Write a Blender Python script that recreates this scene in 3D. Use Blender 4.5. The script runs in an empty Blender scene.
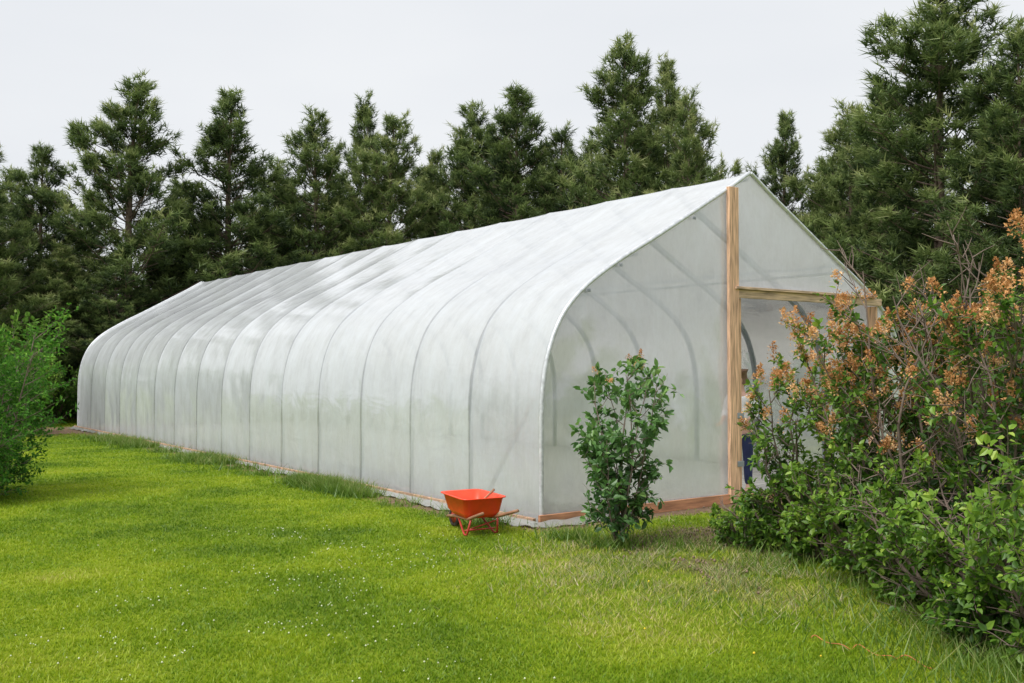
import bpy, math, random
import numpy as np
from mathutils import Vector, Matrix
sc = bpy.context.scene
COL = sc.collection
rng = np.random.default_rng(7)
random.seed(7)

# ------------------------------------------------------------ helpers
def norm(a):
    a = np.asarray(a, float)
    return a / (np.linalg.norm(a, axis=-1, keepdims=True) + 1e-9)

def raw_mesh(name, V, F, mat=None, tint=None, smooth=False):
    V = np.asarray(V, np.float32).reshape(-1, 3)
    F = np.asarray(F, np.int32)
    k = F.shape[1]
    me = bpy.data.meshes.new(name)
    me.vertices.add(len(V)); me.vertices.foreach_set("co", V.ravel())
    me.loops.add(F.size); me.loops.foreach_set("vertex_index", F.ravel())
    me.polygons.add(len(F))
    me.polygons.foreach_set("loop_start", np.arange(0, F.size, k, dtype=np.int32))
    me.update(calc_edges=True)
    me.validate()
    if tint is not None:
        at = me.attributes.new("tint", 'FLOAT', 'POINT')
        at.data.foreach_set("value", np.asarray(tint, np.float32))
    me.polygons.foreach_set("use_smooth", np.full(len(me.polygons), smooth))
    if mat: me.materials.append(mat)
    return me

def obj(name, me, parent=None, loc=(0, 0, 0), rot=(0, 0, 0)):
    o = bpy.data.objects.new(name, me)
    COL.objects.link(o)
    o.location = loc; o.rotation_euler = rot
    if parent: o.parent = parent
    return o

class B:   # quad accumulator
    def __init__(s): s.v = []; s.f = []; s.n = 0
    def add(s, V, F):
        V = np.asarray(V, float).reshape(-1, 3); F = np.asarray(F, int)
        s.v.append(V); s.f.append(F + s.n); s.n += len(V)
    def tube(s, P, R, k=6, caps=True):
        P = np.asarray(P, float); n = len(P)
        R = np.broadcast_to(np.asarray(R, float), (n,))
        T = np.gradient(P, axis=0); T = norm(T)
        up = np.array([0, 0, 1.0])
        if abs(T[0][2]) > .9: up = np.array([1.0, 0, 0])
        A = norm(np.cross(T, up)); Bn = np.cross(A, T)
        a = np.linspace(0, 2 * math.pi, k, endpoint=False)
        V = P[:, None] + R[:, None, None] * (np.cos(a)[None, :, None] * A[:, None] + np.sin(a)[None, :, None] * Bn[:, None])
        F = []
        for i in range(n - 1):
            for j in range(k):
                j2 = (j + 1) % k
                F.append((i * k + j, i * k + j2, (i + 1) * k + j2, (i + 1) * k + j))
        V = V.reshape(-1, 3)
        if caps and k >= 4:
            c0 = len(V); V = np.vstack([V, P[0], P[-1]])
            for j in range(0, k, 2):
                F.append((c0, (j + 2) % k, (j + 1) % k, j))
                o_ = (n - 1) * k
                F.append((c0 + 1, o_ + j, o_ + (j + 1) % k, o_ + (j + 2) % k))
        s.add(V, F)
    def box(s, lo, hi):
        x0, y0, z0 = lo; x1, y1, z1 = hi
        V = [(x0,y0,z0),(x1,y0,z0),(x1,y1,z0),(x0,y1,z0),(x0,y0,z1),(x1,y0,z1),(x1,y1,z1),(x0,y1,z1)]
        s.add(V, [(0,3,2,1),(4,5,6,7),(0,1,5,4),(1,2,6,5),(2,3,7,6),(3,0,4,7)])
    def mesh(s, name, mat, smooth=False, tint=None):
        return raw_mesh(name, np.vstack(s.v), np.vstack(s.f), mat, tint, smooth)

def bevel(o, w=.004, seg=2):
    m = o.modifiers.new("b", 'BEVEL'); m.width = w; m.segments = seg; m.limit_method = 'ANGLE'

# ------------------------------------------------------------ materials
def new_mat(name):
    m = bpy.data.materials.new(name); m.use_nodes = True
    nt = m.node_tree; nt.nodes.clear()
    out = nt.nodes.new('ShaderNodeOutputMaterial')
    return m, nt, out
def N(nt, t, **kw):
    n = nt.nodes.new(t)
    for k, v in kw.items():
        if k in n.inputs.keys(): n.inputs[k].default_value = v
        else: setattr(n, k, v)
    return n
def ramp(nt, stops):
    r = nt.nodes.new('ShaderNodeValToRGB')
    while len(r.color_ramp.elements) < len(stops): r.color_ramp.elements.new(.5)
    for e, (p, c) in zip(r.color_ramp.elements, stops):
        e.position = p; e.color = (*c, 1) if len(c) == 3 else c
    return r

def simple(name, color, rough=.6, metal=0, var=.25, scale=8, bump=.0, spec=.5, stretch=(1, 1, 1)):
    m, nt, out = new_mat(name)
    p = N(nt, 'ShaderNodeBsdfPrincipled', Roughness=rough, Metallic=metal)
    p.inputs['Specular IOR Level'].default_value = spec
    tc = N(nt, 'ShaderNodeTexCoord'); mp = N(nt, 'ShaderNodeMapping'); mp.inputs['Scale'].default_value = stretch
    no = N(nt, 'ShaderNodeTexNoise', Scale=scale, Detail=6)
    nt.links.new(tc.outputs['Object'], mp.inputs[0]); nt.links.new(mp.outputs[0], no.inputs['Vector'])
    c = np.array(color)
    r = ramp(nt, [(.3, tuple(c * (1 - var))), (.7, tuple(np.minimum(c * (1 + var), 1)))])
    nt.links.new(no.outputs[0], r.inputs[0]); nt.links.new(r.outputs[0], p.inputs['Base Color'])
    if bump:
        b = N(nt, 'ShaderNodeBump', Strength=bump, Distance=.01)
        nt.links.new(no.outputs[0], b.inputs['Height']); nt.links.new(b.outputs[0], p.inputs['Normal'])
    nt.links.new(p.outputs[0], out.inputs[0])
    return m

def leafy(name, stops, trans=.3, rough=.45, rand=.25, gloss=.06, patch=1.5, patchamt=.35, det=3, nr=.5):
    m, nt, out = new_mat(name)
    at = N(nt, 'ShaderNodeAttribute', attribute_name='tint')
    oi = N(nt, 'ShaderNodeObjectInfo')
    geo = N(nt, 'ShaderNodeNewGeometry')
    no = N(nt, 'ShaderNodeTexNoise', Scale=patch, Detail=det, Roughness=nr)
    nt.links.new(geo.outputs['Position'], no.inputs['Vector'])
    a = N(nt, 'ShaderNodeMath', operation='MULTIPLY_ADD'); a.inputs[1].default_value = patchamt; a.inputs[2].default_value = -patchamt / 2
    nt.links.new(no.outputs[0], a.inputs[0])
    b = N(nt, 'ShaderNodeMath', operation='MULTIPLY_ADD'); b.inputs[1].default_value = rand; b.inputs[2].default_value = -rand / 2
    nt.links.new(oi.outputs['Random'], b.inputs[0])
    s1 = N(nt, 'ShaderNodeMath', operation='ADD'); s2 = N(nt, 'ShaderNodeMath', operation='ADD', use_clamp=True)
    nt.links.new(a.outputs[0], s1.inputs[0]); nt.links.new(b.outputs[0], s1.inputs[1])
    nt.links.new(at.outputs['Fac'], s2.inputs[0]); nt.links.new(s1.outputs[0], s2.inputs[1])
    r = ramp(nt, stops); nt.links.new(s2.outputs[0], r.inputs[0])
    d = N(nt, 'ShaderNodeBsdfDiffuse'); t = N(nt, 'ShaderNodeBsdfTranslucent'); g = N(nt, 'ShaderNodeBsdfGlossy', Roughness=rough)
    nt.links.new(r.outputs[0], d.inputs[0]); nt.links.new(r.outputs[0], t.inputs[0])
    m1 = N(nt, 'ShaderNodeMixShader'); m1.inputs[0].default_value = trans
    m2 = N(nt, 'ShaderNodeMixShader'); m2.inputs[0].default_value = gloss
    nt.links.new(d.outputs[0], m1.inputs[1]); nt.links.new(t.outputs[0], m1.inputs[2])
    nt.links.new(m1.outputs[0], m2.inputs[1]); nt.links.new(g.outputs[0], m2.inputs[2])
    nt.links.new(m2.outputs[0], out.inputs[0])
    return m

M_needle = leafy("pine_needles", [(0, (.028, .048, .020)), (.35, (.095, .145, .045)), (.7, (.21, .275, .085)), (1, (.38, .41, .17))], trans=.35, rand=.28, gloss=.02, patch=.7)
M_bark = simple("bark", (.15, .105, .08), .9, scale=14, bump=.8, stretch=(1, 1, .3))
M_twig = simple("twig_bark", (.17, .125, .10), .85, scale=20, bump=.3)
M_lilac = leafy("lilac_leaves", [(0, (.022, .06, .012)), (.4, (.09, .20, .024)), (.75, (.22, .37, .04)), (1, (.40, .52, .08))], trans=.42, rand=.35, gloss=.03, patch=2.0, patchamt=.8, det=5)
M_lilac2 = leafy("young_lilac_leaves", [(0, (.03, .085, .025)), (.45, (.11, .25, .055)), (1, (.30, .48, .13))], trans=.45, rand=.1, gloss=.05, patch=3)
M_bushl = leafy("bush_leaves", [(0, (.04, .10, .018)), (.45, (.12, .24, .035)), (1, (.30, .44, .07))], trans=.4, rand=.4, gloss=.01, patch=1.5, patchamt=.5)
M_bushd = leafy("side_bush_leaves", [(0, (.015, .060, .012)), (.4, (.06, .19, .022)), (.75, (.14, .33, .04)), (1, (.28, .48, .07))], trans=.4, rand=.1, gloss=.01, patch=2.2, patchamt=.9, det=5)
M_spent = leafy("spent_flowers", [(0, (.38, .17, .06)), (.5, (.70, .37, .15)), (1, (.86, .60, .32))], trans=.25, rand=.0, gloss=.01, patch=4, patchamt=.3)
M_grass = leafy("grass_blades", [(0, (.07, .15, .010)), (.35, (.19, .315, .012)), (.62, (.36, .455, .018)), (.85, (.50, .48, .12)), (1, (.60, .49, .26))], trans=.4, rand=0, gloss=.02, patch=.45, patchamt=1.9, det=9, nr=.66)
M_tall = leafy("long_grass_blades", [(0, (.06, .14, .018)), (.5, (.17, .28, .035)), (.8, (.50, .43, .22)), (1, (.62, .52, .36))], trans=.4, rand=0, gloss=.03, patch=1, patchamt=.5)
M_wood = simple("pine_lumber", (.66, .41, .26), .75, var=.45, scale=5, bump=.5, stretch=(9, 9, .7))
M_woodh = simple("pine_lumber_header", (.54, .38, .26), .75, var=.5, scale=5, bump=.5, stretch=(.7, 9, 9))
M_oldwood = simple("weathered_board", (.36, .23, .15), .85, var=.45, scale=3, bump=.3, stretch=(1, 4, 8))
M_redwood = simple("reddish_board", (.48, .23, .12), .85, var=.4, scale=3, bump=.3, stretch=(1, 4, 8))
M_steel = simple("galvanised_pipe", (.27, .29, .32), .5, metal=.2, var=.15)
M_channel = simple("aluminium_channel", (.60, .62, .645), .4, metal=.3, var=.2, scale=20)
M_soil = simple("soil_dirt", (.52, .50, .46), .95, var=.3, scale=9, bump=.8)

# poly film
def film_mat(name, tr=.2, base=(.80, .82, .83), wr=(1, 1, 1), bay=0, lo=.78, gl=.6, bumpd=.010, tone=.93, tl=.42, trv=.5, r3lo=.92):
    m, nt, out = new_mat(name)
    L_ = nt.links.new
    tc = N(nt, 'ShaderNodeTexCoord')
    mp = N(nt, 'ShaderNodeMapping'); mp.inputs['Scale'].default_value = wr
    L_(tc.outputs['Object'], mp.inputs[0])
    n1 = N(nt, 'ShaderNodeTexNoise', Scale=.9, Detail=9, Roughness=.62, Distortion=.5)
    n2 = N(nt, 'ShaderNodeTexNoise', Scale=2.6, Detail=4, Roughness=.5, Distortion=1.4)
    L_(mp.outputs[0], n1.inputs['Vector']); L_(mp.outputs[0], n2.inputs['Vector'])
    mp3 = N(nt, 'ShaderNodeMapping'); mp3.inputs['Scale'].default_value = (1.2, 2.6, .9) if bay else (2.2, 2, .9); L_(tc.outputs['Object'], mp3.inputs[0])
    n3 = N(nt, 'ShaderNodeTexNoise', Scale=1.4, Detail=9, Roughness=.7); L_(mp3.outputs[0], n3.inputs['Vector'])
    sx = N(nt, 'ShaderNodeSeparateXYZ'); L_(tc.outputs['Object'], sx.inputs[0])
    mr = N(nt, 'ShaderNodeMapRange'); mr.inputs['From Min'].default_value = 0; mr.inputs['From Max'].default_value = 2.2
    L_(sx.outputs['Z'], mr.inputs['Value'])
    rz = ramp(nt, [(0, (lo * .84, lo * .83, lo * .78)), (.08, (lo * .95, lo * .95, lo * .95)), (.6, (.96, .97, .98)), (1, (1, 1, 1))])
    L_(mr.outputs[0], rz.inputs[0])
    rc = ramp(nt, [(.38, tuple(np.array(base) * tone)), (.6, base)])
    L_(n1.outputs[0], rc.inputs[0])
    r3 = ramp(nt, [(.35, (r3lo, r3lo + .012, r3lo + .025)), (.55, (1, 1, 1))]); L_(n3.outputs[0], r3.inputs[0])
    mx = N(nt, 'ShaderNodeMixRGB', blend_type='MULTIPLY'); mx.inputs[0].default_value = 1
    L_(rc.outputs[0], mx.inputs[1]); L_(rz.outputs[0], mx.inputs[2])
    mx2 = N(nt, 'ShaderNodeMixRGB', blend_type='MULTIPLY'); mx2.inputs[0].default_value = 1
    L_(mx.outputs[0], mx2.inputs[1]); L_(r3.outputs[0], mx2.inputs[2])
    bp = N(nt, 'ShaderNodeBump', Strength=.8, Distance=bumpd)
    L_(n2.outputs[0], bp.inputs['Height'])
    d = N(nt, 'ShaderNodeBsdfDiffuse'); t = N(nt, 'ShaderNodeBsdfTranslucent'); tp = N(nt, 'ShaderNodeBsdfTransparent')
    g = N(nt, 'ShaderNodeBsdfGlossy', Roughness=.13); g.inputs[0].default_value = (1, 1, 1, 1)
    for x in (d, t): L_(mx2.outputs[0], x.inputs[0])
    for x in (d, g): L_(bp.outputs[0], x.inputs['Normal'])
    m1 = N(nt, 'ShaderNodeMixShader'); m1.inputs[0].default_value = tl
    L_(d.outputs[0], m1.inputs[1]); L_(t.outputs[0], m1.inputs[2])
    ft = ramp(nt, [(.35, (tr * (1 - trv),) * 3), (.62, (tr * (1 + trv),) * 3)]); L_(n3.outputs[0], ft.inputs[0])
    trf = ft.outputs[0]
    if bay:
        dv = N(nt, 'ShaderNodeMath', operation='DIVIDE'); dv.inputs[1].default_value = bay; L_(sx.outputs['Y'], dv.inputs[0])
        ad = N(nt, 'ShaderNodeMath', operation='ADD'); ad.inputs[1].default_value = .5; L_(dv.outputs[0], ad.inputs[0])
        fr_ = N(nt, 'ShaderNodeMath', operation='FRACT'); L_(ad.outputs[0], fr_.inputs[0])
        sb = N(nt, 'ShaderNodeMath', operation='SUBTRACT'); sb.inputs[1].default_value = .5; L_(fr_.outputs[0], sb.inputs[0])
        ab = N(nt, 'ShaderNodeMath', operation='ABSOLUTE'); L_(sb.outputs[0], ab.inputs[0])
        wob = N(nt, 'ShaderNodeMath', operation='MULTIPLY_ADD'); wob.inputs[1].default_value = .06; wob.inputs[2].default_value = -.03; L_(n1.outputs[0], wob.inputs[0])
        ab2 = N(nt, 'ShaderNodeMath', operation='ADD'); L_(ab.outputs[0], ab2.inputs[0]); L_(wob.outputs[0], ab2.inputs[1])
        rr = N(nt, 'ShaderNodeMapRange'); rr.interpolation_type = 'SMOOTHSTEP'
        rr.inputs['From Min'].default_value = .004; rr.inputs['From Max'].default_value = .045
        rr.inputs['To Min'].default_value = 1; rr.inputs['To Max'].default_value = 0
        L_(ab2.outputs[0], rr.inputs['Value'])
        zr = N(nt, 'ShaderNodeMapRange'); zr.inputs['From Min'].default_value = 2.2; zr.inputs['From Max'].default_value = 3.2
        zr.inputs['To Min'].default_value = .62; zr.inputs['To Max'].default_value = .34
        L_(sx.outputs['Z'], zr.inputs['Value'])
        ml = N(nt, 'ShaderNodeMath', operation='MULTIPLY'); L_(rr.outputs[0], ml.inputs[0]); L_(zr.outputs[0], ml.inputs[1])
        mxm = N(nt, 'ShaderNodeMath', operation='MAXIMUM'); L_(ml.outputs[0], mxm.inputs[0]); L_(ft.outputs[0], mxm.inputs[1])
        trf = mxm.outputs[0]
    m2 = N(nt, 'ShaderNodeMixShader'); L_(trf, m2.inputs[0])
    L_(m1.outputs[0], m2.inputs[1]); L_(tp.outputs[0], m2.inputs[2])
    fr = N(nt, 'ShaderNodeLayerWeight', Blend=.35); L_(bp.outputs[0], fr.inputs['Normal'])
    fm = N(nt, 'ShaderNodeMath', operation='MULTIPLY_ADD'); fm.inputs[1].default_value = gl; fm.inputs[2].default_value = .07
    L_(fr.outputs['Fresnel'], fm.inputs[0])
    m3 = N(nt, 'ShaderNodeMixShader'); L_(fm.outputs[0], m3.inputs[0])
    L_(m2.outputs[0], m3.inputs[1]); L_(g.outputs[0], m3.inputs[2])
    L_(m3.outputs[0], out.inputs[0])
    return m
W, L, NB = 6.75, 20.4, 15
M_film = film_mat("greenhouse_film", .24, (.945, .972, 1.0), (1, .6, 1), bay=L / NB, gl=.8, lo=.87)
M_film_end = film_mat("greenhouse_end_film", .44, (.95, .975, 1.0), (1, 1, .6), lo=.93, tone=.985, trv=.18, r3lo=.965, gl=.7)

# ------------------------------------------------------------ world, sun, camera
w = bpy.data.worlds.new("World"); sc.world = w; w.use_nodes = True
nt = w.node_tree; nt.nodes.clear()
wo = nt.nodes.new('ShaderNodeOutputWorld'); bg = nt.nodes.new('ShaderNodeBackground')
sky = nt.nodes.new('ShaderNodeTexSky'); sky.sky_type = 'NISHITA'; sky.sun_disc = False
SUN_EL, SUN_AZ = math.radians(55), math.radians(228)
sky.sun_elevation = SUN_EL; sky.sun_rotation = SUN_AZ; sky.dust_density = 4
sc1 = N(nt, 'ShaderNodeMixRGB', blend_type='MULTIPLY'); sc1.inputs[0].default_value = 1; sc1.inputs[2].default_value = (.1, .1, .1, 1)
nt.links.new(sky.outputs[0], sc1.inputs[1])
tc = N(nt, 'ShaderNodeTexCoord'); mp = N(nt, 'ShaderNodeMapping'); mp.inputs['Scale'].default_value = (1, 1, 3)
cl = N(nt, 'ShaderNodeTexNoise', Scale=1.6, Detail=4, Roughness=.5)
nt.links.new(tc.outputs['Generated'], mp.inputs[0]); nt.links.new(mp.outputs[0], cl.inputs['Vector'])
cr = ramp(nt, [(.3, (.81, .84, .885)), (.7, (.91, .93, .955))]); nt.links.new(cl.outputs[0], cr.inputs[0])
mxw = N(nt, 'ShaderNodeMixRGB'); mxw.inputs[0].default_value = .94
nt.links.new(sc1.outputs[0], mxw.inputs[1]); nt.links.new(cr.outputs[0], mxw.inputs[2])
nt.links.new(mxw.outputs[0], bg.inputs[0]); bg.inputs[1].default_value = 1.0
nt.links.new(bg.outputs[0], wo.inputs[0])
sl = bpy.data.lights.new("Sun", 'SUN'); sl.energy = 3.8; sl.angle = math.radians(26); sl.color = (1, .98, .955)
so = bpy.data.objects.new("Sun", sl); COL.objects.link(so)
sd = Vector((math.sin(SUN_AZ) * math.cos(SUN_EL), math.cos(SUN_AZ) * math.cos(SUN_EL), math.sin(SUN_EL)))
so.rotation_euler = sd.to_track_quat('Z', 'Y').to_euler()
FPX = 995.; CH = 1.7; HY = 366.
cd = bpy.data.cameras.new("Camera"); cd.lens = 35; cd.sensor_width = 36; cd.clip_end = 3000
co = bpy.data.objects.new("Camera", cd); COL.objects.link(co); sc.camera = co
co.location = (0, 0, CH); co.rotation_euler = (math.radians(90 + 1.41), 0, 0)
sc.view_settings.view_transform = 'Standard'; sc.view_settings.look = 'None'; sc.view_settings.exposure = 0

# ------------------------------------------------------------ greenhouse
GX, GY, GA = .3, 10.64, math.radians(36.3)
ca, sa = math.cos(GA), math.sin(GA)
def to_local(x, y):
    dx, dy = x - GX, y - GY
    return ca * dx + sa * dy, -sa * dx + ca * dy
def to_world(t, s): return GX + ca * t - sa * s, GY + sa * t + ca * s
half = np.array([(0,0),(0,.35),(0,.7),(0,1.1),(.015,1.4),(.05,1.65),(.11,1.88),(.21,2.12),(.36,2.34),(.58,2.55),(.85,2.74),(1.24,2.97),(1.62,3.17),(2.0,3.38),(2.465,3.64),(2.95,3.91),(3.3,4.12),(3.375,4.16)])
def catmull(P, n):
    P = np.vstack([2*P[0]-P[1], P, 2*P[-1]-P[-2]]); out = []
    for i in range(1, len(P) - 2):
        for u in np.linspace(0, 1, n, endpoint=False):
            p0, p1, p2, p3 = P[i-1], P[i], P[i+1], P[i+2]
            out.append(.5*((2*p1)+(-p0+p2)*u+(2*p0-5*p1+4*p2-p3)*u*u+(-p0+3*p1-3*p2+p3)*u**3))
    out.append(P[-2]); return np.array(out)
hp = catmull(half, 4)
prof = np.vstack([hp, np.column_stack([W - hp[::-1][1:, 0], hp[::-1][1:, 1]])])
def pz(t):
    t = np.minimum(t, W - t)
    return np.interp(t, hp[3*4:, 0], hp[3*4:, 1])
tan = norm(np.gradient(prof, axis=0)); nrm = np.column_stack([-tan[:, 1], tan[:, 0]])
arc = np.concatenate([[0], np.cumsum(np.linalg.norm(np.diff(prof, axis=0), axis=1))])

gh = bpy.data.objects.new("greenhouse", None); COL.objects.link(gh)
gh.location = (GX, GY, 0); gh.rotation_euler = (0, 0, GA)
gh["label"] = "long white plastic-covered hoop greenhouse with peaked roof on lawn"; gh["category"] = "greenhouse"

ns = NB * 24 + 1
ss = np.linspace(0, L, ns)
fr = np.abs(np.sin(math.pi * ss / (L / NB)))
npf = len(prof)
zz = prof[:, 1]
V = np.zeros((ns, npf, 3))
rb = np.random.default_rng(5).random((NB + 1, 4))
for i, s in enumerate(ss):
    lowf = np.clip(1 - zz / .8, 0, 1)
    bi = min(NB - 1, int(s / (L / NB))); q = rb[bi]
    fb = (s - bi * L / NB) / (L / NB)
    wr = .009 * lowf * np.sin(s * 13 + 1.7 * np.sin(s * 2.3))
    side = np.clip(1 - np.abs(zz - 1.2) / 1.3, 0, 1)
    fold = .0034 * side * np.sin(arc * (5 + 3 * q[0]) + (fb - .5) * (9 + 5 * q[1]) * (1 if q[2] > .5 else -1) + q[3] * 6)
    fold = fold + .0014 * np.sin(arc * 13 + (fb - .5) * 15 * (q[1] - .5) * 2 + q[0] * 8) * (.5 + .5 * np.sin(arc * 1.9 + q[2] * 6))
    roof = .0035 * np.sin(arc * 3.1 + fb * 6 * (q[1] - .5) + q[2] * 7)
    endf = min(1, s / .3) * min(1, (L - s) / .3)
    if bi == 0: fold = fold + .005 * np.exp(-((arc - 2.4) / 1.0) ** 2) * np.sin((arc * .9 + fb * 2.4) * 9)
    amp = .014 + .014 * q[3]
    off = -(amp * fr[i] ** .6) + (wr + fold + roof) * endf * fr[i]
    V[i, :, 0] = prof[:, 0] + nrm[:, 0] * off
    V[i, :, 2] = np.maximum(prof[:, 1] + nrm[:, 1] * off, .0)
    V[i, :, 1] = s
idx = np.arange(ns * npf).reshape(ns, npf)
F = np.stack([idx[:-1, :-1], idx[:-1, 1:], idx[1:, 1:], idx[1:, :-1]], -1).reshape(-1, 4)
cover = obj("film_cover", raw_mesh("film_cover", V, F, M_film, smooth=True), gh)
inner = prof + nrm * -.03
ribm = B(); ribm.tube(np.column_stack([inner[:, 0], np.zeros(npf), inner[:, 1]]), .024, 8)
ribme = ribm.mesh("rib", M_steel, True)
for i in range(1, NB):
    obj("rib", ribme, gh, (0, i * L / NB, 0))
b = B(); b.tube(np.column_stack([prof[:, 0], np.full(npf, -.02), prof[:, 1] + .0]), .026, 8)
hm = b.mesh("end_hoop", M_channel, True)
obj("end_hoop", hm, gh); obj("end_hoop", hm, gh, (0, L + .03, 0))
for (t, nm) in ((W / 2, "ridge_pole"), (1.45, "purlin"), (W - 1.45, "purlin")):
    b = B(); z = pz(t) - .085
    b.tube([(t, .03, z), (t, L / 2, z), (t, L - .03, z)], .02, 8)
    obj(nm, b.mesh(nm, M_steel, True), gh)
b = B(); b.tube([(.10, 1.25, .05), (.12, .1, 1.55)], .026, 6); obj("corner_brace", b.mesh("corner_brace", M_oldwood, True), gh)
def endpanel(name, t0, t1, zlo, y, mat, sd_):
    nt_, nz_ = max(6, int((t1 - t0) / .04)), 80
    tt = np.linspace(t0, t1, nt_); vv = np.linspace(0, 1, nz_)
    Vp = np.zeros((nt_, nz_, 3))
    for i, t in enumerate(tt):
        top = pz(t) - .015; lo = min(zlo, top - .01)
        z = lo + (top - lo) * vv
        e = max(min(1, (t - t0) / .2, (t1 - t) / .2), 0) * np.clip(np.minimum(vv, 1 - vv) * 8, 0, 1)
        wr = .016 * np.sin(t * 2.2 + z * 1.2 + sd_) + .005 * np.sin(t * 9 - z * 5 + 2.5 * np.sin(z * 1.7 + sd_)) * (.5 + .5 * np.sin(z * 1.3 + t)) + .0045 * np.sin((t * 1.6 + z * .7) * 8 + 2 * np.sin(t * 2)) * (.5 - .5 * np.sin(z * 2.1 - t * 1.4))
        Vp[i, :, 0] = t; Vp[i, :, 1] = y + wr * e; Vp[i, :, 2] = z
    ix = np.arange(nt_ * nz_).reshape(nt_, nz_)
    Fp = np.stack([ix[:-1, :-1], ix[1:, :-1], ix[1:, 1:], ix[:-1, 1:]], -1).reshape(-1, 4)
    return obj(name, raw_mesh(name, Vp, Fp, mat, smooth=True), gh)
HZ = 2.62
PT = 2.93
endpanel("end_wall_film", .01, PT + .1, .02, -.005, M_film_end, 0)
endpanel("end_wall_film", PT + .103, W - .66, HZ, -.005, M_film_end, 2)
endpanel("end_wall_film", 6.10, W - .01, .02, -.001, M_film_end, 4)
endpanel("far_wall_film", .01, W - .01, .02, L + .005, film_mat("far_film", .15, (.94, .97, 1.0)), 1)
def board(name, lo, hi, mat):
    b = B(); b.box(lo, hi); o = obj(name, b.mesh(name, mat), gh); bevel(o); return o
board("door_post", (PT - .02, -.085, 0.01), (PT + .15, -.035, 3.93), M_wood)
board("door_jamb", (PT + .154, -.03, 0.01), (PT + .25, .11, HZ - .07), M_wood)
board("door_jamb", (6.05, -.03, 0.01), (6.095, .11, HZ - .07), M_wood)
board("door_header", (PT + .154, -.075, HZ - .065), (W - .62, -.02, HZ + .035), M_woodh)
board("header_cap", (PT + .08, -.115, HZ + .038), (W - .80, -.03, HZ + .072), M_woodh)
board("baseboard", (-.06, -.075, .0), (PT - .023, -.04, .12), M_redwood)
board("baseboard", (-.115, -.02, .0), (-.075, L, .09), M_oldwood)
board("threshold", (PT + .26, -.06, .0), (6.045, -.01, .09), M_redwood)
board("hinge", (PT + .10, -.094, 1.05), (PT + .22, -.087, 1.12), M_steel)
board("hinge", (PT + .10, -.094, .45), (PT + .22, -.087, .52), M_steel)
for (tt_, z_) in ((.62, 2.52), (1.1, 2.83), (2.3, 3.47)):
    board("film_clip", (tt_, -.055, z_), (tt_ + .05, -.04, z_ + .035), M_steel)
M_skirt = film_mat("skirt_film", .05, (.60, .61, .59), lo=.95, bumpd=.03)
ns2 = 400; s2 = np.linspace(-.1, L, ns2)
V = np.zeros((ns2, 8, 3))
wob = .05 * np.sin(s2 * 1.3) + .03 * np.sin(s2 * 3.7 + 1) + .02 * np.sin(s2 * 9)
for j, u in enumerate(np.linspace(0, 1, 8)):
    V[:, j, 0] = -.118 - u * (.09 + wob)
    V[:, j, 1] = s2 + .02 * np.sin(u * 7 + s2 * 5)
    V[:, j, 2] = .05 * (1 - u) ** 1.5 + .014 + (.008 * np.sin(s2 * 17 + j * 1.3) + .008 * rng.random(ns2)) * (.3 + u)
ix = np.arange(ns2 * 8).reshape(ns2, 8)
F = np.stack([ix[:-1, :-1], ix[1:, :-1], ix[1:, 1:], ix[:-1, 1:]], -1).reshape(-1, 4)
obj("film_skirt", raw_mesh("film_skirt", V, F, M_skirt, smooth=True), gh)
ns2 = 50; s2 = np.linspace(-.2, 1.5, ns2); V = np.zeros((ns2, 6, 3))
for j, u in enumerate(np.linspace(0, 1, 6)):
    V[:, j, 0] = s2; V[:, j, 1] = -.08 - u * (.10 + .06 * np.sin(s2 * 4))
    V[:, j, 2] = .045 * (1 - u) ** 2 + .015 + .008 * np.sin(s2 * 17 + j)
ix = np.arange(ns2 * 6).reshape(ns2, 6)
F = np.stack([ix[:-1, :-1], ix[:-1, 1:], ix[1:, 1:], ix[1:, :-1]], -1).reshape(-1, 4)
obj("film_skirt", raw_mesh("film_skirt", V, F, M_skirt, smooth=True), gh)

# ------------------------------------------------------------ ground
def sm(a, b_, x): 
    u = np.clip((x - a) / (b_ - a), 0, 1); return u * u * (3 - 2 * u)
def wnoise(x, y):
    return (np.sin(x * 1.9 + 1.3 * np.sin(y * 1.1)) * np.sin(y * 2.3 + 1.1 * np.sin(x * .9)) +
            .6 * np.sin(x * 5.1 + y * 1.7) * np.sin(y * 4.7 - x * 2.1) + .3 * np.sin(x * 13 + y * 5) * np.sin(y * 12 - x * 6)) / 1.9
def dirt_mask(x, y):
    t, s = to_local(x, y)
    dx = np.maximum(np.maximum(-t, t - W), 0); dy = np.maximum(np.maximum(-s, s - L), 0)
    d = np.hypot(dx, dy)
    n = wnoise(x, y) + .5 * np.sin(x * 23 + 3 * np.sin(y * 9)) * np.sin(y * 21 + 2 * np.sin(x * 11))
    m = 1 - sm(.25, .55, d + .16 * n)
    front = np.exp(-((x - 1.75) / 1.25) ** 2 - ((y - 9.8 - .35 * (x - 1.6)) / .75) ** 2)
    m = np.maximum(m, .90 * sm(.35, .75, front + .28 * n))
    path = np.exp(-((x - 1.75 + .1*(y-8)) / .5) ** 2 - ((y - 8.2) / 1.1) ** 2)
    m = np.maximum(m, .65 * sm(.4, .95, path + .38 * n))
    mound = np.exp(-((x + 12.4) / 2.4) ** 2 - ((y - 26.0) / 2.0) ** 2)
    m = np.maximum(m, sm(.25, .6, mound + .2 * n))
    return np.clip(m, 0, 1)
def dry_mask(x, y):
    return np.clip(np.exp(-((x - 1.25) / 1.3) ** 2 - ((y - 8.4) / 1.9) ** 2) * 1.7 + .2 * wnoise(x * .7, y * .7), 0, 1)
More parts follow.
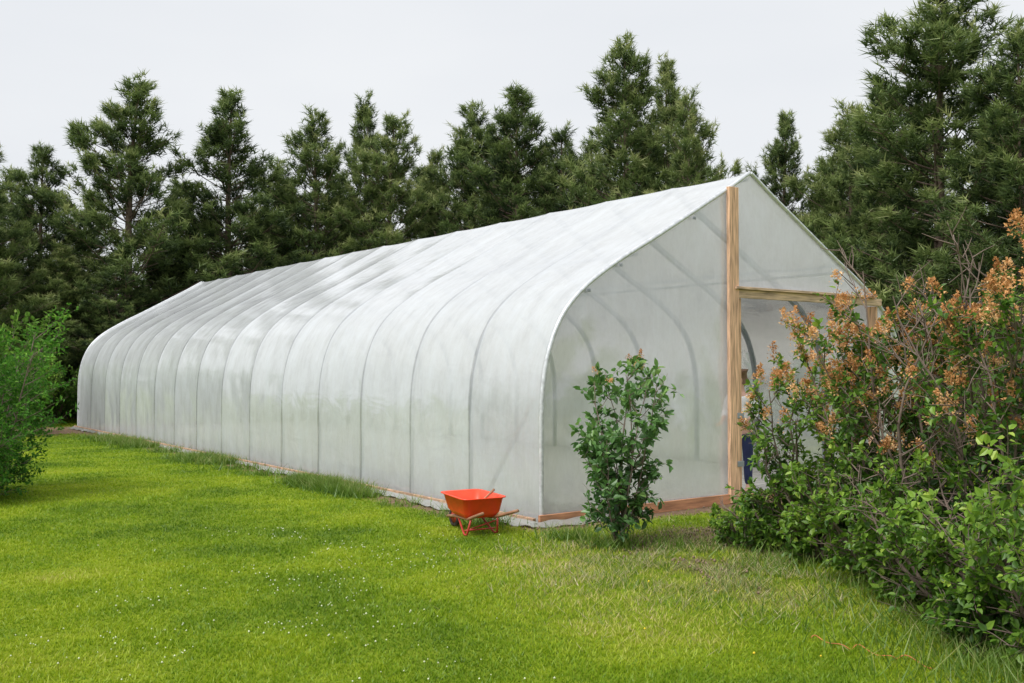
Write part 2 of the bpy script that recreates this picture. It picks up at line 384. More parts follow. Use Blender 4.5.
def axis(lo, hi, st, far):
    a = np.arange(lo, hi, st); e = np.array([1, 3, 8, 20, 50, 120, 300, far], float)
    return np.concatenate([(lo - e)[::-1], a, hi + e])
xs = axis(-16, 9, .10, 900); ys = axis(2, 34, .10, 900)
X, Y = np.meshgrid(xs, ys, indexing='ij')
V = np.stack([X, Y, np.zeros_like(X)], -1)
ix = np.arange(X.size).reshape(X.shape)
F = np.stack([ix[:-1, :-1], ix[1:, :-1], ix[1:, 1:], ix[:-1, 1:]], -1).reshape(-1, 4)
m, nt, out = new_mat("lawn_ground")
p = N(nt, 'ShaderNodeBsdfPrincipled', Roughness=.95); p.inputs['Specular IOR Level'].default_value = .1
at = N(nt, 'ShaderNodeAttribute', attribute_name='tint'); geo = N(nt, 'ShaderNodeNewGeometry')
n1 = N(nt, 'ShaderNodeTexNoise', Scale=.45, Detail=9, Roughness=.66); n2 = N(nt, 'ShaderNodeTexNoise', Scale=14, Detail=8, Roughness=.7)
nt.links.new(geo.outputs['Position'], n1.inputs['Vector']); nt.links.new(geo.outputs['Position'], n2.inputs['Vector'])
g1 = ramp(nt, [(.3, (.075, .14, .012)), (.7, (.25, .31, .02))]); nt.links.new(n1.outputs[0], g1.inputs[0])
g2 = ramp(nt, [(.3, (.5, .55, .45)), (.7, (1.2, 1.15, 1.1))]); nt.links.new(n2.outputs[0], g2.inputs[0])
mg = N(nt, 'ShaderNodeMixRGB', blend_type='MULTIPLY'); mg.inputs[0].default_value = 1
nt.links.new(g1.outputs[0], mg.inputs[1]); nt.links.new(g2.outputs[0], mg.inputs[2])
ds = ramp(nt, [(.25, (.08, .055, .035)), (.55, (.19, .13, .085)), (.8, (.34, .27, .20))]); nt.links.new(n2.outputs[0], ds.inputs[0])
mm = N(nt, 'ShaderNodeMixRGB'); nt.links.new(at.outputs['Fac'], mm.inputs[0]); nt.links.new(mg.outputs[0], mm.inputs[1]); nt.links.new(ds.outputs[0], mm.inputs[2])
nt.links.new(mm.outputs[0], p.inputs['Base Color'])
bp = N(nt, 'ShaderNodeBump', Strength=.6, Distance=.03); nt.links.new(n2.outputs[0], bp.inputs['Height']); nt.links.new(bp.outputs[0], p.inputs['Normal'])
nt.links.new(p.outputs[0], out.inputs[0])
g = obj("ground", raw_mesh("ground", V, F, m, dirt_mask(X, Y).ravel())); g["kind"] = "structure"
V = [(*to_world(.05, .05), .006), (*to_world(W - .05, .05), .006), (*to_world(W - .05, L - .05), .006), (*to_world(.05, L - .05), .006)]
g = obj("soil", raw_mesh("soil", V, [(0, 1, 2, 3)], M_soil)); g["kind"] = "structure"

# ------------------------------------------------------------ grass blades
def blades(n, samp, hfun, wfun, lean=.5, tintf=None):
    x, y = samp(n); n = len(x)
    a = rng.random(n) * 2 * math.pi; h = hfun(x, y) * (.6 + .7 * rng.random(n)); wd = wfun(x, y)
    b_ = rng.random(n) * 2 * math.pi; ln = h * lean * rng.random(n) * 1.6
    V = np.zeros((n, 3, 3))
    V[:, 0] = np.stack([x - np.cos(a) * wd, y - np.sin(a) * wd, np.zeros(n)], -1)
    V[:, 1] = np.stack([x + np.cos(a) * wd, y + np.sin(a) * wd, np.zeros(n)], -1)
    V[:, 2] = np.stack([x + np.cos(b_) * ln, y + np.sin(b_) * ln, h], -1)
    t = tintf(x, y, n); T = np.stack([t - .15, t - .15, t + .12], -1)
    return V.reshape(-1, 3), np.arange(n * 3).reshape(n, 3), np.clip(T, 0, 1).ravel()
def lawn_samp(n):
    u = rng.random(n); y0, y1 = 4.3, 34.
    y = y0 * (y1 / y0) ** (u ** .95)
    x = (rng.random(n) * 2 - 1) * (y * .56 + .6)
    keep = (rng.random(n) > dirt_mask(x, y) * .95) & (x < 9)
    t, s = to_local(x, y); keep &= ~((t > -.1) & (t < W) & (s > -.1) & (s < L))
    keep &= ~((t > W) & (s > 0))
    keep &= rng.random(n) > .5 * dry_mask(x, y)
    return x[keep], y[keep]
def lt(x, y, n):
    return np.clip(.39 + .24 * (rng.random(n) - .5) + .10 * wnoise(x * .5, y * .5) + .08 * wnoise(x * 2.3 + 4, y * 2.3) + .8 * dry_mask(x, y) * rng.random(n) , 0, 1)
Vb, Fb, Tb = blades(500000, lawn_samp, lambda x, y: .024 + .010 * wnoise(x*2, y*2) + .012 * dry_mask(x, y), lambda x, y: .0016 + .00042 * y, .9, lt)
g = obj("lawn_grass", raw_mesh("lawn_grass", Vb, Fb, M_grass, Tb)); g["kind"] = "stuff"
def clump_samp(cl):
    def f(n):
        wts = np.array([c[4] for c in cl], float); wts /= wts.sum()
        k = rng.choice(len(cl), n, p=wts); C = np.array([c[:4] for c in cl])[k]
        return C[:, 0] + rng.normal(0, 1, n) * C[:, 2], C[:, 1] + rng.normal(0, 1, n) * C[:, 3]
    return f
cl = []
def wl(s, t=-.40): return to_world(t, s)
for s, wgt in ((1.1, .08), (2.2, .08), (3.3, .4), (3.7, 1.0), (4.2, 1.5), (4.7, 1.3), (5.1, .6), (6.4, .12), (7.5, .15), (8.6, .5), (9.2, .8), (9.8, .4), (11.5, .15), (13, .5), (14, .8), (15, .6), (16, .3), (.4, .2)):
    x, y = wl(s); cl.append((x, y, .14 if s<6 else .26, .12, wgt))
cl += [(.9, 9.35, .12, .1, .15), (1.4, 9.3, .3, .15, .2), (.55, 9.8, .15, .1, .25), (2.4, 8.6, .3, .3, .25), (2.7, 7.2, .35, .45, .5), (2.9, 6.2, .4, .4, .8), (2.75, 5.5, .35, .3, .6), (3.2, 5.2, .4, .4, .8)]
Vb, Fb, Tb = blades(16500, clump_samp(cl), lambda x, y: .14 + .06 * wnoise(x * 5, y * 5), lambda x, y: .003 + .0003 * y, .9, lambda x, y, n: .32 + .45 * (rng.random(n) - .3))
g = obj("long_grass", raw_mesh("long_grass", Vb, Fb, M_tall, Tb)); g["kind"] = "stuff"
def weed_samp(n):
    x = 1.6 + rng.normal(0, 1.0, n); y = 8.6 + rng.normal(0, 1.1, n)
    t, s = to_local(x, y); k = (s < -.25) & (wnoise(x * 2.1, y * 2.1) > -.15) & (rng.random(n) < .2 + dry_mask(x, y))
    return x[k], y[k]
Vb, Fb, Tb = blades(15000, weed_samp, lambda x, y: .055 + .045 * wnoise(x * 4, y * 4), lambda x, y: .0022 + .0002 * y, 1.3, lambda x, y, n: np.where(rng.random(n) < .45, .38, .62 + .4 * rng.random(n)))
g = obj("dry_weeds", raw_mesh("dry_weeds", Vb, Fb, M_tall, Tb)); g["kind"] = "stuff"
def dots(name, n, samp, r, mat, z0=.022):
    x, y = samp(n); n = len(x); z = z0 + .012 * rng.random(n)
    O = np.array([(1,0,0),(-1,0,0),(0,1,0),(0,-1,0),(0,0,1),(0,0,-1)]) 
    V = np.stack([x, y, z], -1)[:, None] + O[None] * (r * (.6 + .6 * rng.random(n)))[:, None, None]
    Ft = np.array([(0,2,4),(2,1,4),(1,3,4),(3,0,4),(2,0,5),(1,2,5),(3,1,5),(0,3,5)])
    F = (np.arange(n) * 6)[:, None, None] + Ft[None]
    o = obj(name, raw_mesh(name, V, F.reshape(-1, 3), mat, smooth=True)); o["kind"] = "stuff"
def cs(n):
    y = 5 + 5.5 * rng.random(n) ** 1.3; x = -1.7 + rng.normal(0, .8, n)
    k = wnoise(x * 1.3 + 2, y * 1.3) > .05
    return x[k], y[k]
dots("clover_flowers", 900, cs, .0068, simple("clover_white", (.60, .64, .42), .8), .018)
dots("dandelion_flowers", 5, lambda n: (rng.random(n) * 4 - 2, 5.5 + 3 * rng.random(n)), .012, simple("dandelion_yellow", (.75, .55, .03), .8))
def rock_samp(n):
    x = 1.6 + rng.normal(0, 1, n); y = 9.3 + rng.normal(0, 1, n); k = dirt_mask(x, y) > .5
    t, s = to_local(x, y); k &= s < -.1; return x[k], y[k]
dots("soil_clods", 1800, lambda n: rock_samp(n), .015, simple("clod", (.22, .155, .105), .95), .005)

# ------------------------------------------------------------ pine trees
def pine_mesh(seed, H=10., R=1.9, cb=.8, dens=1.0, openness=.0):
    r = np.random.default_rng(seed)
    wood = B()
    zs = np.linspace(0, H, 14); bend = r.normal(0, .14, 2)
    cx = bend[0] * np.sin(zs / H * 3) ; cy = bend[1] * np.sin(zs / H * 2.4)
    wood.tube(np.column_stack([cx, cy, zs]), .11 * (1 - zs / H) ** .8 + .010, 8)
    tc_, td_, tt_ = [], [], []
    z = cb; ph = r.random() * 6; ph2 = r.random() * 6
    qs6 = np.linspace(0, 1, 6)
    while z < H - .12:
        u = (z - cb) / (H - cb)
        env = (1 - u) ** .70 * (.72 + .28 * min(1, u / .25)) * 1.12
        nb = int(r.integers(5, 8)) if u < .85 else 4
        a0 = r.random() * 6.28
        for k in range(nb):
            if r.random() < .07 + openness: continue
            a = a0 + k * 6.283 / nb + r.normal(0, .25)
            lobe = 1 + .24 * math.sin(z * 2.3 + ph + 2 * a) + .14 * math.sin(z * 1.1 + ph2 - a)
            Lb = max(.25, R * env * (.48 + .7 * r.random()) * lobe)
            el = math.radians(0 + 46 * u ** 1.3 + r.normal(0, 11))
            out_ = np.array([math.cos(a), math.sin(a), 0])
            zj = z + r.normal(0, .07)
            P = np.array([np.array([np.interp(zj, zs, cx), np.interp(zj, zs, cy), zj]) + out_ * Lb * q * math.cos(el) + np.array([0, 0, Lb * (math.sin(el) * q + .34 * q * q)]) for q in qs6])
            wood.tube(P, np.linspace(.024 * (1 - u) + .010, .005, 6), 4, caps=False)
            nc = max(2, int(Lb * 5.0 * dens) + 1)
            q = .28 + .72 * r.random(nc) ** .7; q[0] = 1.0
            cb_ = np.stack([np.interp(q, qs6, P[:, i]) for i in range(3)], -1)
            lat = np.cross(out_, [0, 0, 1.0])
            sp = (r.random(nc) * 2 - 1) * .5 * Lb * (1.15 - q) * 1.15; sp[0] = 0
            C_ = cb_ + lat * sp[:, None] + out_ * (np.abs(sp) * .35)[:, None]
            C_[:, 2] += np.abs(sp) * .35 + .12 * r.random(nc)
            for c_, b0, ss_ in zip(C_, cb_, sp):
                if abs(ss_) > .08: wood.tube([b0, c_], [.007, .004], 3, caps=False)
            m_ = 5
            base = C_[:, None] + r.normal(0, 1, (nc, m_, 3)) * np.array([.065, .065, .085])
            d = norm(out_ * .5 + lat * np.sign(sp)[:, None, None] * .3 + np.array([0, 0, 1.0]) + r.normal(0, .3, (nc, m_, 3)))
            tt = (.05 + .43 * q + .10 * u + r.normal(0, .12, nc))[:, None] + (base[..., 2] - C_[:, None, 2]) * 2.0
            tc_.append(base.reshape(-1, 3)); td_.append(d.reshape(-1, 3)); tt_.append(tt.ravel())
        z += (.28 + .13 * r.random()) * (1 - .35 * u)
    n = 14; zz_ = H - r.random(n) * .7
    tc_.append(np.column_stack([np.full(n, cx[-1]), np.full(n, cy[-1]), zz_]) + r.normal(0, .04, (n, 3))); td_.append(norm(np.column_stack([r.normal(0, .5, (n, 2)), np.ones(n)]))); tt_.append(np.full(n, .6))
    C = np.vstack(tc_); D = np.vstack(td_); T = np.concatenate(tt_)
    K = 12; n = len(C)
    nd = norm(D[:, None] * .85 + r.normal(0, .58, (n, K, 3)))
    ln = (.12 + .12 * r.random((n, K)))
    perp = norm(np.cross(nd, r.normal(0, 1, (n, K, 3)))) * .0115
    st = C[:, None] + D[:, None] * (r.random((n, K, 1)) * .16 - .08)
    tip = st + nd * ln[..., None]
    V = np.stack([st - perp, st + perp, tip], 2).reshape(-1, 3)
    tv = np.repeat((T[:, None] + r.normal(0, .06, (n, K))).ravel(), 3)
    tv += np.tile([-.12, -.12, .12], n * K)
    F = np.arange(n * K * 3).reshape(-1, 3)
    return wood.mesh("trunk", M_bark, True), raw_mesh("crown", V, F, M_needle, np.clip(tv, 0, 1))
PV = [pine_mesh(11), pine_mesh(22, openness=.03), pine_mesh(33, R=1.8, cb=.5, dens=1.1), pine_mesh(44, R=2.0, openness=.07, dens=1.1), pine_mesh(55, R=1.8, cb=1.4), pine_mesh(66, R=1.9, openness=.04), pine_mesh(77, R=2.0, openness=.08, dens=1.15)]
def px(x, D): return (x - 512) / FPX * D
def add_pine(xp, top, D, hw, var, rot, lab, grp="row of pines behind the greenhouse"):
    H = CH + (HY - top) / FPX * D
    R = hw * D / FPX
    e = bpy.data.objects.new("pine_tree", None); COL.objects.link(e)
    e.location = (px(xp, D), D, 0); e.rotation_euler = (0, 0, rot)
    s = R / 1.55
    e.scale = (s, s, H / 10.1)
    tr, cr = PV[var]
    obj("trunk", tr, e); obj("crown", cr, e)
    e["label"] = lab; e["category"] = "tree"; e["group"] = grp
tall = "tall bushy dark green pine behind the greenhouse"
small = "shorter dark green pine growing in the tree row"
PL = [
 (-22, 120, 30, 60, 1), (46, 150, 33, 52, 0), (138, 82, 33, 76, 3), (236, 92, 35, 70, 1), (312, 116, 37, 60, 5), (356, 99, 40, 44, 4), (394, 118, 37, 56, 3),
 (436, 152, 40, 46, 2), (470, 110, 37, 60, 6), (520, 94, 35, 72, 0), (564, 130, 34, 54, 2), (624, 46, 31, 70, 6), (662, 62, 33, 54, 1), (692, 100, 29, 52, 5),
 (792, 114, 32, 46, 1), (848, 110, 29, 62, 5), (888, 92, 27, 64, 0), (948, -20, 23, 112, 3), (1022, 34, 20, 90, 6), (1085, -10, 22, 100, 0)]
for i, (x, t, D, hw, v) in enumerate(PL): add_pine(x, t, D, hw, v, i * 1.7, tall if t < 112 else small)
PL2 = [(8, 170, 40, 54, 2), (90, 200, 40, 52, 0), (188, 185, 42, 52, 4), (275, 165, 44, 52, 6), (335, 180, 42, 52, 3), (420, 170, 44, 54, 0), (495, 145, 44, 56, 4), (545, 150, 42, 50, 5), (590, 140, 42, 54, 2),
 (644, 140, 38, 58, 4), (702, 160, 42, 30, 2), (820, 165, 40, 50, 1), (875, 150, 36, 60, 4), (920, 115, 32, 64, 5), (985, 100, 28, 68, 4), (1050, 130, 26, 80, 2), (-60, 140, 34, 76, 0), (60, 245, 31, 46, 2), (118, 255, 31, 44, 5), (165, 240, 34, 46, 0), (215, 225, 38, 46, 5), (262, 215, 40, 46, 3), (745, 235, 42, 34, 2)]
for i, (x, t, D, hw, v) in enumerate(PL2): add_pine(x, t, D, hw, v, i * 2.3 + 1, small)

# ------------------------------------------------------------ shrubs
def leaf_geo(P, D, Nn, ln, wd, r):
    D = norm(D); S = norm(np.cross(D, Nn)); U = np.cross(S, D)
    ln = ln[:, None]; wd = wd[:, None]
    v0 = P; v3 = P + D * ln - U * ln * .12
    l1 = P + D * ln * .28 + S * wd * .5 + U * wd * .14
    l2 = P + D * ln * .68 + S * wd * .36 + U * wd * .08
    r1 = P + D * ln * .28 - S * wd * .5 + U * wd * .14
    r2 = P + D * ln * .68 - S * wd * .36 + U * wd * .08
    V = np.stack([v0, l1, l2, v3, r2, r1], 1).reshape(-1, 3)
    n = len(P); b_ = (np.arange(n) * 6)[:, None]
    F = np.stack([b_ + np.array([0, 3, 2, 1]), b_ + np.array([0, 5, 4, 3])], 1).reshape(-1, 4)
    return V, F
def shrub_mesh(seed, H, R, nst, nsec, ntw, nleaf, lsize, mat, stem_r=.018, spread=.8, low=.15, flowers=0, sparse=.0, ry=1.0, topflow=.6, fsize=1.0, lw=.62, flat=1.25, up=.35, hmin=.55, tw=.16, bend=.06):
    r = np.random.default_rng(seed); wood = B(); TW = []
    for i in range(nst):
        a = 6.283 * (i + r.random() * .8) / nst
        o_ = np.array([math.cos(a), math.sin(a) * ry, 0]); base = o_ * R * .18 * r.random()
        hh = H * (hmin + (1 - hmin) * r.random()); rr = R * spread * (.25 + .75 * r.random())
        bendv = r.normal(0, bend, 3) * H
        q = np.linspace(0, 1, 8)
        P = base + o_ * (rr * q ** flat)[:, None] + np.array([0, 0, 1.]) * (hh * (q ** .92))[:, None] * .92 + bendv * (np.sin(q * 3.14))[:, None] * [1, 1, 0]
        P[1:-1] += r.normal(0, .012, (6, 3)) * H / 2
        wood.tube(P, np.linspace(stem_r * (.7 + .5 * r.random()), stem_r * .25, 8), 5, caps=False)
        for j in range(nsec):
            qs = low + (1 - low) * (j + r.random()) / nsec
            p = np.array([np.interp(qs, q, P[:, k]) for k in range(3)])
            a2 = a + r.normal(0, 1.3)
            d = norm(np.array([math.cos(a2), math.sin(a2) * ry, up * (qs if up < .3 else 1) + .6 * r.random() * (.3 + .7 * qs) + .3 * qs]))
            Ls = R * (.55 - .25 * qs) * (.5 + .8 * r.random())
            qq = np.linspace(0, 1, 4)
            S = p + d * (Ls * qq)[:, None] + np.array([0, 0, .12 * Ls]) * (qq ** 2)[:, None]
            wood.tube(S, np.linspace(stem_r * .38, stem_r * .13, 4), 4, caps=False)
            bare = r.random() < sparse
            for k in range(ntw):
                qt = .25 + .75 * (k + r.random()) / ntw
                p2 = np.array([np.interp(qt, qq, S[:, m_]) for m_ in range(3)])
                d2 = norm(d * .7 + r.normal(0, .6, 3) + [0, 0, .25]); Lt = R * .22 * (.6 + .7 * r.random())
                e2 = p2 + d2 * Lt
                wood.tube([p2, (p2 + e2) / 2 + r.normal(0, .005, 3), e2], [stem_r * tw, stem_r * tw * .75, stem_r * tw * .45], 4, caps=False)
                if not bare: TW.append((p2, e2))
    A = np.array([t[0] for t in TW]); E = np.array([t[1] for t in TW]); n = len(A)
    u = r.random((n, nleaf)) ** .7 * 1.0
    P = A[:, None] + (E - A)[:, None] * u[..., None]
    d = norm(norm(E - A)[:, None] * .5 + r.normal(0, .75, (n, nleaf, 3)) + [0, 0, -.05])
    P = P.reshape(-1, 3); d = d.reshape(-1, 3)
    keep = P[:, 2] > .03; P = P[keep]; d = d[keep]; m_ = len(P)
    Nn = norm(np.array([0, 0, 1.0]) + r.normal(0, .5, (m_, 3)) + .5 * norm(P * [1, 1, 0]))
    ln = lsize * (.55 + .7 * r.random(m_)); wd = ln * lw
    V, F = leaf_geo(P + d * .012, d, Nn, ln, wd, r)
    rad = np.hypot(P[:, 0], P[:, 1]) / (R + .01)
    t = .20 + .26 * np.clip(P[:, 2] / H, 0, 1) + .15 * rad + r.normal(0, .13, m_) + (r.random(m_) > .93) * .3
    leaves = raw_mesh("foliage", V, F, mat, np.clip(np.repeat(t, 6), 0, 1))
    wood = wood.mesh("stems", M_twig, True)
    fl = None
    if flowers:
        sc_ = E[:, 2] / H + topflow * r.random(n)
        idx_ = np.argsort(-sc_)[:flowers]
        C = E[idx_]; nf = len(C)
        ax = norm(r.normal(0, .5, (nf, 3)) + [0, 0, .9]); hl = (.06 + .07 * r.random(nf)) * fsize
        K = 120
        q = r.random((nf, K)); wv = .055 * fsize * (1.1 - q) ** .7 * (.7 + .6 * r.random((nf, 1)))
        lat = norm(r.normal(0, 1, (nf, K, 3)))
        Pq = C[:, None] + ax[:, None] * (q * hl[:, None])[..., None] + lat * (wv * (.15 + .95 * r.random((nf, K))))[..., None]
        s1 = norm(lat + ax[:, None] * .3 + r.normal(0, .4, (nf, K, 3))); s2 = norm(np.cross(s1, r.normal(0, 1, (nf, K, 3))))
        sz = (.006 + .007 * r.random((nf, K, 1))) * fsize
        V = np.stack([Pq - s2 * sz * .7, Pq + s2 * sz * .7, Pq + s1 * sz * 1.5], 2).reshape(-1, 3)
        tv = np.repeat(np.clip(.48 + .7 * (r.random((nf, 1)) - .5) + r.normal(0, .2, (nf, K)), 0, 1).ravel(), 3)
        fl = raw_mesh("flower_clusters", V, np.arange(nf * K * 3).reshape(-1, 3), M_spent, tv)
    return wood, leaves, fl
def add_shrub(name, ms, loc, rot, lab, cat, grp=None, scale=(1, 1, 1)):
    e = bpy.data.objects.new(name, None); COL.objects.link(e); e.location = loc; e.rotation_euler = (0, 0, rot); e.scale = scale
    obj("stems", ms[0], e); obj("foliage", ms[1], e)
    if ms[2]: obj("flower_clusters", ms[2], e)
    e["label"] = lab; e["category"] = cat
    if grp: e["group"] = grp
    return e
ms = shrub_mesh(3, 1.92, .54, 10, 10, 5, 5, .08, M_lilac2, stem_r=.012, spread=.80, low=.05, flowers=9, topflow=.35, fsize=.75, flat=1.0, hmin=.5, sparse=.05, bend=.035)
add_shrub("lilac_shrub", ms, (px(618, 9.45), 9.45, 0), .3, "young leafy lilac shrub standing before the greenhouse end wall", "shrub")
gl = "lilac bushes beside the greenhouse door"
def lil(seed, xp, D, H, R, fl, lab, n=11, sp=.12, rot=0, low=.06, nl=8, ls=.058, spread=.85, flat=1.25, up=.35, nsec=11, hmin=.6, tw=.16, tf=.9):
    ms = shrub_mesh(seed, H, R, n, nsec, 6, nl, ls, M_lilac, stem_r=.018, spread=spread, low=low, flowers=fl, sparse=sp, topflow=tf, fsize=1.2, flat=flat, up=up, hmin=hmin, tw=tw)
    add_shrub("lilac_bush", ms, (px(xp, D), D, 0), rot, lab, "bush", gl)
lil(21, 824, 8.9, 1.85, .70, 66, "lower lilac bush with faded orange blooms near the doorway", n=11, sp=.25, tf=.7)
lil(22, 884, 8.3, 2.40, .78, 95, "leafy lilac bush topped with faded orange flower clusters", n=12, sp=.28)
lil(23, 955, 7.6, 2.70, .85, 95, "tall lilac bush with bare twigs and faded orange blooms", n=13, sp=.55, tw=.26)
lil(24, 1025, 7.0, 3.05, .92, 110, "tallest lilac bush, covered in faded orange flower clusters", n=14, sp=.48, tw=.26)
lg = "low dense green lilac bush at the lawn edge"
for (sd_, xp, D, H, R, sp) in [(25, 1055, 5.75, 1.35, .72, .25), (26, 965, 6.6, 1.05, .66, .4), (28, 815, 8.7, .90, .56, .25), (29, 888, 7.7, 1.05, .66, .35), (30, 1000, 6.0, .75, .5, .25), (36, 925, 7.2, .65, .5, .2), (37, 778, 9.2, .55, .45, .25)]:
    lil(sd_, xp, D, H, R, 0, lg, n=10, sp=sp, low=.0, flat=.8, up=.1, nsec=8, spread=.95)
lil(27, 740, 9.5, .30, .34, 0, "sprawling low green lilac sprouts beside the door post", n=8, ls=.05, low=0, flat=.8, sp=.3, up=.1, nsec=5)
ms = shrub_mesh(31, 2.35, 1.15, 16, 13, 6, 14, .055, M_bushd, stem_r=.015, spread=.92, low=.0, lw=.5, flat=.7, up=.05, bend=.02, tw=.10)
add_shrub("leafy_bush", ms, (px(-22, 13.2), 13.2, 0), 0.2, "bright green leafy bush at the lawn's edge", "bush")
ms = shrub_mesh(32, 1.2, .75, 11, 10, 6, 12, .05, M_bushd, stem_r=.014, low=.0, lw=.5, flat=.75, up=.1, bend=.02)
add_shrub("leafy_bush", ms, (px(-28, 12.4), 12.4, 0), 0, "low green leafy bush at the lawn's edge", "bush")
UM = [shrub_mesh(41 + i, 2.4, 1.5, 12, 9, 6, 9, .12, M_bushl, stem_r=.02, low=.05, lw=.55) for i in range(3)]
k = 0
for (x, D, sz) in [(20, 28, .8), (55, 29.5, .7), (30, 31, 1.0), (75, 32, 1.1), (112, 33, 1.3), (0, 29, 1.1), (-30, 24, 1.2), (100, 36, 1.7), (150, 37, 1.7), (60, 36, 1.7), (10, 34, 1.6), (190, 40, 1.9), (240, 41, 2.0), (290, 42, 2.0), (340, 42, 2), (390, 42, 2), (440, 42, 2), (490, 40, 2), (540, 38, 2), (590, 37, 2), (640, 36, 2), (690, 36, 1.8),
                   (780, 26, 1.2), (830, 24, 1.1), (880, 22, .9), (930, 20, .8), (985, 18, .75), (1040, 16, .7)]:
    add_shrub("bush", UM[k % 3], (px(x, D), D, 0), k * 1.3, "leafy green bush growing beneath the pines", "bush", "bushes beneath the pines", (sz, sz, sz))
    k += 1

# ------------------------------------------------------------ wheelbarrow
wb = bpy.data.objects.new("wheelbarrow", None); COL.objects.link(wb)
wb.location = (-.40, 10.22, 0); wb.rotation_euler = (0, 0, math.radians(-60)); wb.scale = (.96, .98, .93)
wb["label"] = "orange-red wheelbarrow parked on the grass beside the greenhouse"; wb["category"] = "wheelbarrow"
M_tub = simple("orange_paint", (.92, .065, .02), .4, var=.12, scale=10)
M_frame = simple("dark_red_paint", (.42, .04, .025), .5, var=.25, scale=20)
M_rub = simple("rubber", (.06, .045, .04), .85)
M_grip = simple("handle_wood", (.30, .15, .08), .7, var=.3, stretch=(.3, 4, 4))
def rrect(x0, x1, w0, w1, z, rad, k=5):
    pts = []
    for (cx_, cy_, a0) in ((x1 - rad, w1 - rad, 0), (x0 + rad, w0 - rad, 90), (x0 + rad, -w0 + rad, 180), (x1 - rad, -w1 + rad, 270)):
        for i in range(k):
            a = math.radians(a0 + 90 * i / (k - 1)); pts.append((cx_ + rad * math.cos(a), cy_ + rad * math.sin(a), z))
    return np.array(pts)
def tilt(P, dz): P = P.copy(); P[:, 2] += dz * (-(P[:, 0])) ; return P
outer = [rrect(-.20, .21, .15, .17, .195, .05), rrect(-.25, .25, .19, .205, .25, .06), rrect(-.30, .28, .22, .235, .40, .07), rrect(-.33, .305, .245, .26, .410, .08), rrect(-.33, .305, .245, .26, .420, .08),
         rrect(-.30, .275, .215, .23, .415, .07), rrect(-.245, .245, .185, .20, .26, .06), rrect(-.195, .205, .145, .165, .207, .05)]
outer = [tilt(P, .03) for P in outer]
n_ = len(outer[0]); V = np.vstack(outer); F = []
for i in range(len(outer) - 1):
    for j in range(n_): F.append((i * n_ + j, i * n_ + (j + 1) % n_, (i + 1) * n_ + (j + 1) % n_, (i + 1) * n_ + j))
me = bpy.data.meshes.new("tub")
me.from_pydata([tuple(v) for v in V], [], [tuple(f) for f in F] + [tuple(range(n_))[::-1], tuple(range((len(outer) - 1) * n_, len(outer) * n_))])
me.materials.append(M_tub)
for p_ in me.polygons: p_.use_smooth = True
tub = obj("tub", me, wb)
for sgn in (-1, 1):
    b = B(); b.tube([(-.50, sgn * .05, .12), (-.2, sgn * .115, .165), (.2, sgn * .15, .185), (.5, sgn * .19, .27), (.60, sgn * .20, .30)], [.016, .018, .019, .018, .017], 8)
    obj("handle", b.mesh("handle", M_grip, True), wb)
    b = B(); b.tube([(-.08, sgn * .13, .17), (.13, sgn * .17, .02), (.17, sgn * .175, .012), (.21, sgn * .175, .02), (.26, sgn * .155, .19)], .011, 8)
    obj("leg", b.mesh("leg", M_frame, True), wb)
b = B(); b.tube([(.17, -.175, .06), (.17, .175, .06)], .009, 6); b.tube([(.10, -.15, .04), (.22, .15, .15)], .008, 6)
obj("cross_brace", b.mesh("cross_brace", M_frame, True), wb)
whl = bpy.data.objects.new("wheel", None); COL.objects.link(whl); whl.parent = wb; whl.location = (-.43, 0, .115)
a = np.linspace(0, 2 * math.pi, 25)
b = B(); b.tube(np.column_stack([np.cos(a) * .09, 0 * a, np.sin(a) * .09]), .025, 8, caps=False); obj("tyre", b.mesh("tyre", M_rub, True), whl)
b = B(); b.tube([(0, -.055, 0), (0, .055, 0)], .014, 8); b.tube([(0, -.012, 0), (0, .012, 0)], .068, 16); obj("rim", b.mesh("rim", M_frame, True), whl)
tool = bpy.data.objects.new("garden_tool", None); COL.objects.link(tool); tool.location = (-.38, 10.20, .205)
tool["label"] = "short wooden-handled trowel leaning out of the wheelbarrow"; tool["category"] = "tool"
b = B(); b.tube([(0.02, 0, .06), (.20, -.02, .24)], [.011, .013], 8); obj("handle", b.mesh("handle", M_grip, True), tool)
b = B(); b.tube([(-.08, .01, .005), (-.03, .005, .03), (.03, 0, .07)], [.006, .03, .008], 6); obj("blade", b.mesh("blade", M_steel, True), tool)

b = B(); q = np.linspace(0, 1, 40)
tx = 1.85 + .5 * q; ty = 6.2 - .55 * q + .06 * np.sin(q * 17)
b.tube(np.column_stack([tx, ty, .020 + .012 * np.sin(q * 31)]), .0028, 5)
o = obj("baling_twine", b.mesh("baling_twine", simple("orange_twine", (.55, .17, .07), .8), True))
o["label"] = "loose strand of orange twine lying in the grass"; o["category"] = "twine"

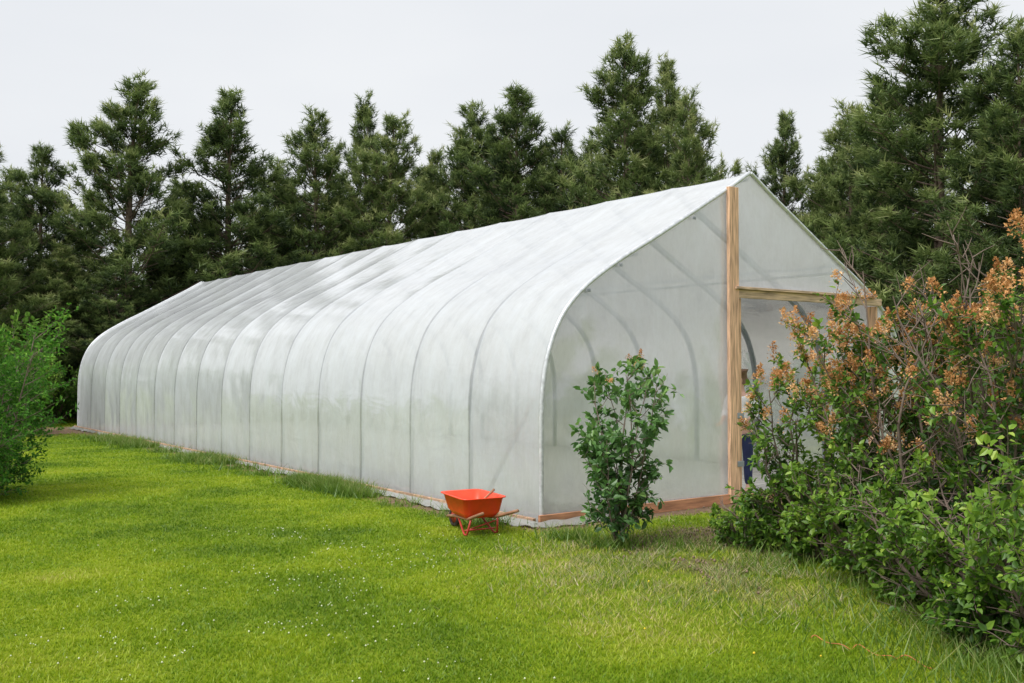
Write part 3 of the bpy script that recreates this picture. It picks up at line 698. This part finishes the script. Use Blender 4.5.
# ------------------------------------------------------------ person
def skin_obj(name, verts, edges, mat, parent, root=0, sub=2):
    me = bpy.data.meshes.new(name); me.from_pydata([v[:3] for v in verts], edges, []); me.materials.append(mat)
    o = obj(name, me, parent)
    mo = o.modifiers.new("skin", 'SKIN'); mo.use_smooth_shade = True
    lay = me.skin_vertices[0].data
    for i, v in enumerate(verts): lay[i].radius = (v[3], v[4] if len(v) > 4 else v[3]); lay[i].use_root = (i == root)
    s_ = o.modifiers.new("sub", 'SUBSURF'); s_.levels = sub; s_.render_levels = sub
    return o
pe = bpy.data.objects.new("person", None); COL.objects.link(pe)
wx, wy = to_world(3.90, .60); pe.location = (wx, wy, .006); pe.rotation_euler = (0, 0, math.radians(-35)); pe.scale = (.94,) * 3
pe["label"] = "person in white top and navy trousers, standing inside the greenhouse doorway"; pe["category"] = "person"
M_skin = simple("skin", (.60, .36, .27), .55, var=.06); M_shirt = simple("white_cotton", (.80, .80, .81), .9, var=.05)
M_navy = simple("navy_cloth", (.02, .03, .09), .9, var=.2); M_hair = simple("brown_hair", (.16, .09, .05), .7, var=.3, scale=30)
V = [(0,0,.93,.13,.10),(0,0,1.10,.115,.085),(0,-.01,1.28,.14,.095),(0,0,1.41,.07,.06),(0,-.01,1.47,.05,.05),(0,-.02,1.53,.055,.065),(0,-.015,1.60,.075,.09),(0,-.005,1.67,.05,.06),
     (0,-.115,1.575,.012,.014)]
E = [(0,1),(1,2),(2,3),(3,4),(4,5),(5,6),(6,7),(6,8)]
for sg in (-1, 1):
    b0 = len(V)
    V += [(sg*.17,0,1.38,.055),(sg*.22,-.03,1.12,.042),(sg*.19,-.24,1.02,.032),(sg*.18,-.31,1.0,.026,.02),(sg*.175,-.36,.99,.03,.018)]
    E += [(2,b0),(b0,b0+1),(b0+1,b0+2),(b0+2,b0+3),(b0+3,b0+4)]
    for f in range(4):
        c = len(V); xo = sg*.175 + (f-1.5)*.019; le = (.034,.04,.037,.028)[f]
        V += [(xo,-.385,.988,.0085),(xo,-.385-le,.975,.0078),(xo,-.385-le*1.5,.95,.007)]; E += [(b0+4,c),(c,c+1),(c+1,c+2)]
    c = len(V); V += [(sg*.145,-.35,.985,.009),(sg*.128,-.385,.975,.008)]; E += [(b0+3,c),(c,c+1)]
    c = len(V); V += [(sg*.095,0,.82,.085),(sg*.10,-.01,.48,.055),(sg*.10,.01,.10,.038),(sg*.105,-.05,.045,.036),(sg*.11,-.14,.03,.03)]
    E += [(0,c),(c,c+1),(c+1,c+2),(c+2,c+3),(c+3,c+4)]
skin_obj("body", V, E, M_skin, pe)
V = [(0,0,.90,.155,.12),(0,0,1.10,.135,.10),(0,-.01,1.28,.155,.11),(0,0,1.40,.08,.07)]; E = [(0,1),(1,2),(2,3)]
for sg in (-1, 1):
    c = len(V); V += [(sg*.18,0,1.375,.065),(sg*.225,-.03,1.12,.055),(sg*.205,-.16,1.05,.045)]; E += [(2,c),(c,c+1),(c+1,c+2)]
skin_obj("shirt", V, E, M_shirt, pe)
V = [(0,0,.93,.145,.115)]; E = []
for sg in (-1, 1):
    c = len(V); V += [(sg*.095,0,.80,.10),(sg*.10,-.01,.48,.072),(sg*.10,.01,.10,.058)]; E += [(0,c),(c,c+1),(c+1,c+2)]
skin_obj("trousers", V, E, M_navy, pe)
skin_obj("hair", [(0,.03,1.58,.075,.085),(0,.01,1.655,.082,.09),(0,.0,1.70,.05,.06),(0,.07,1.50,.05,.04)], [(1,2),(0,1),(0,3)], M_hair, pe, 1)
print("done")
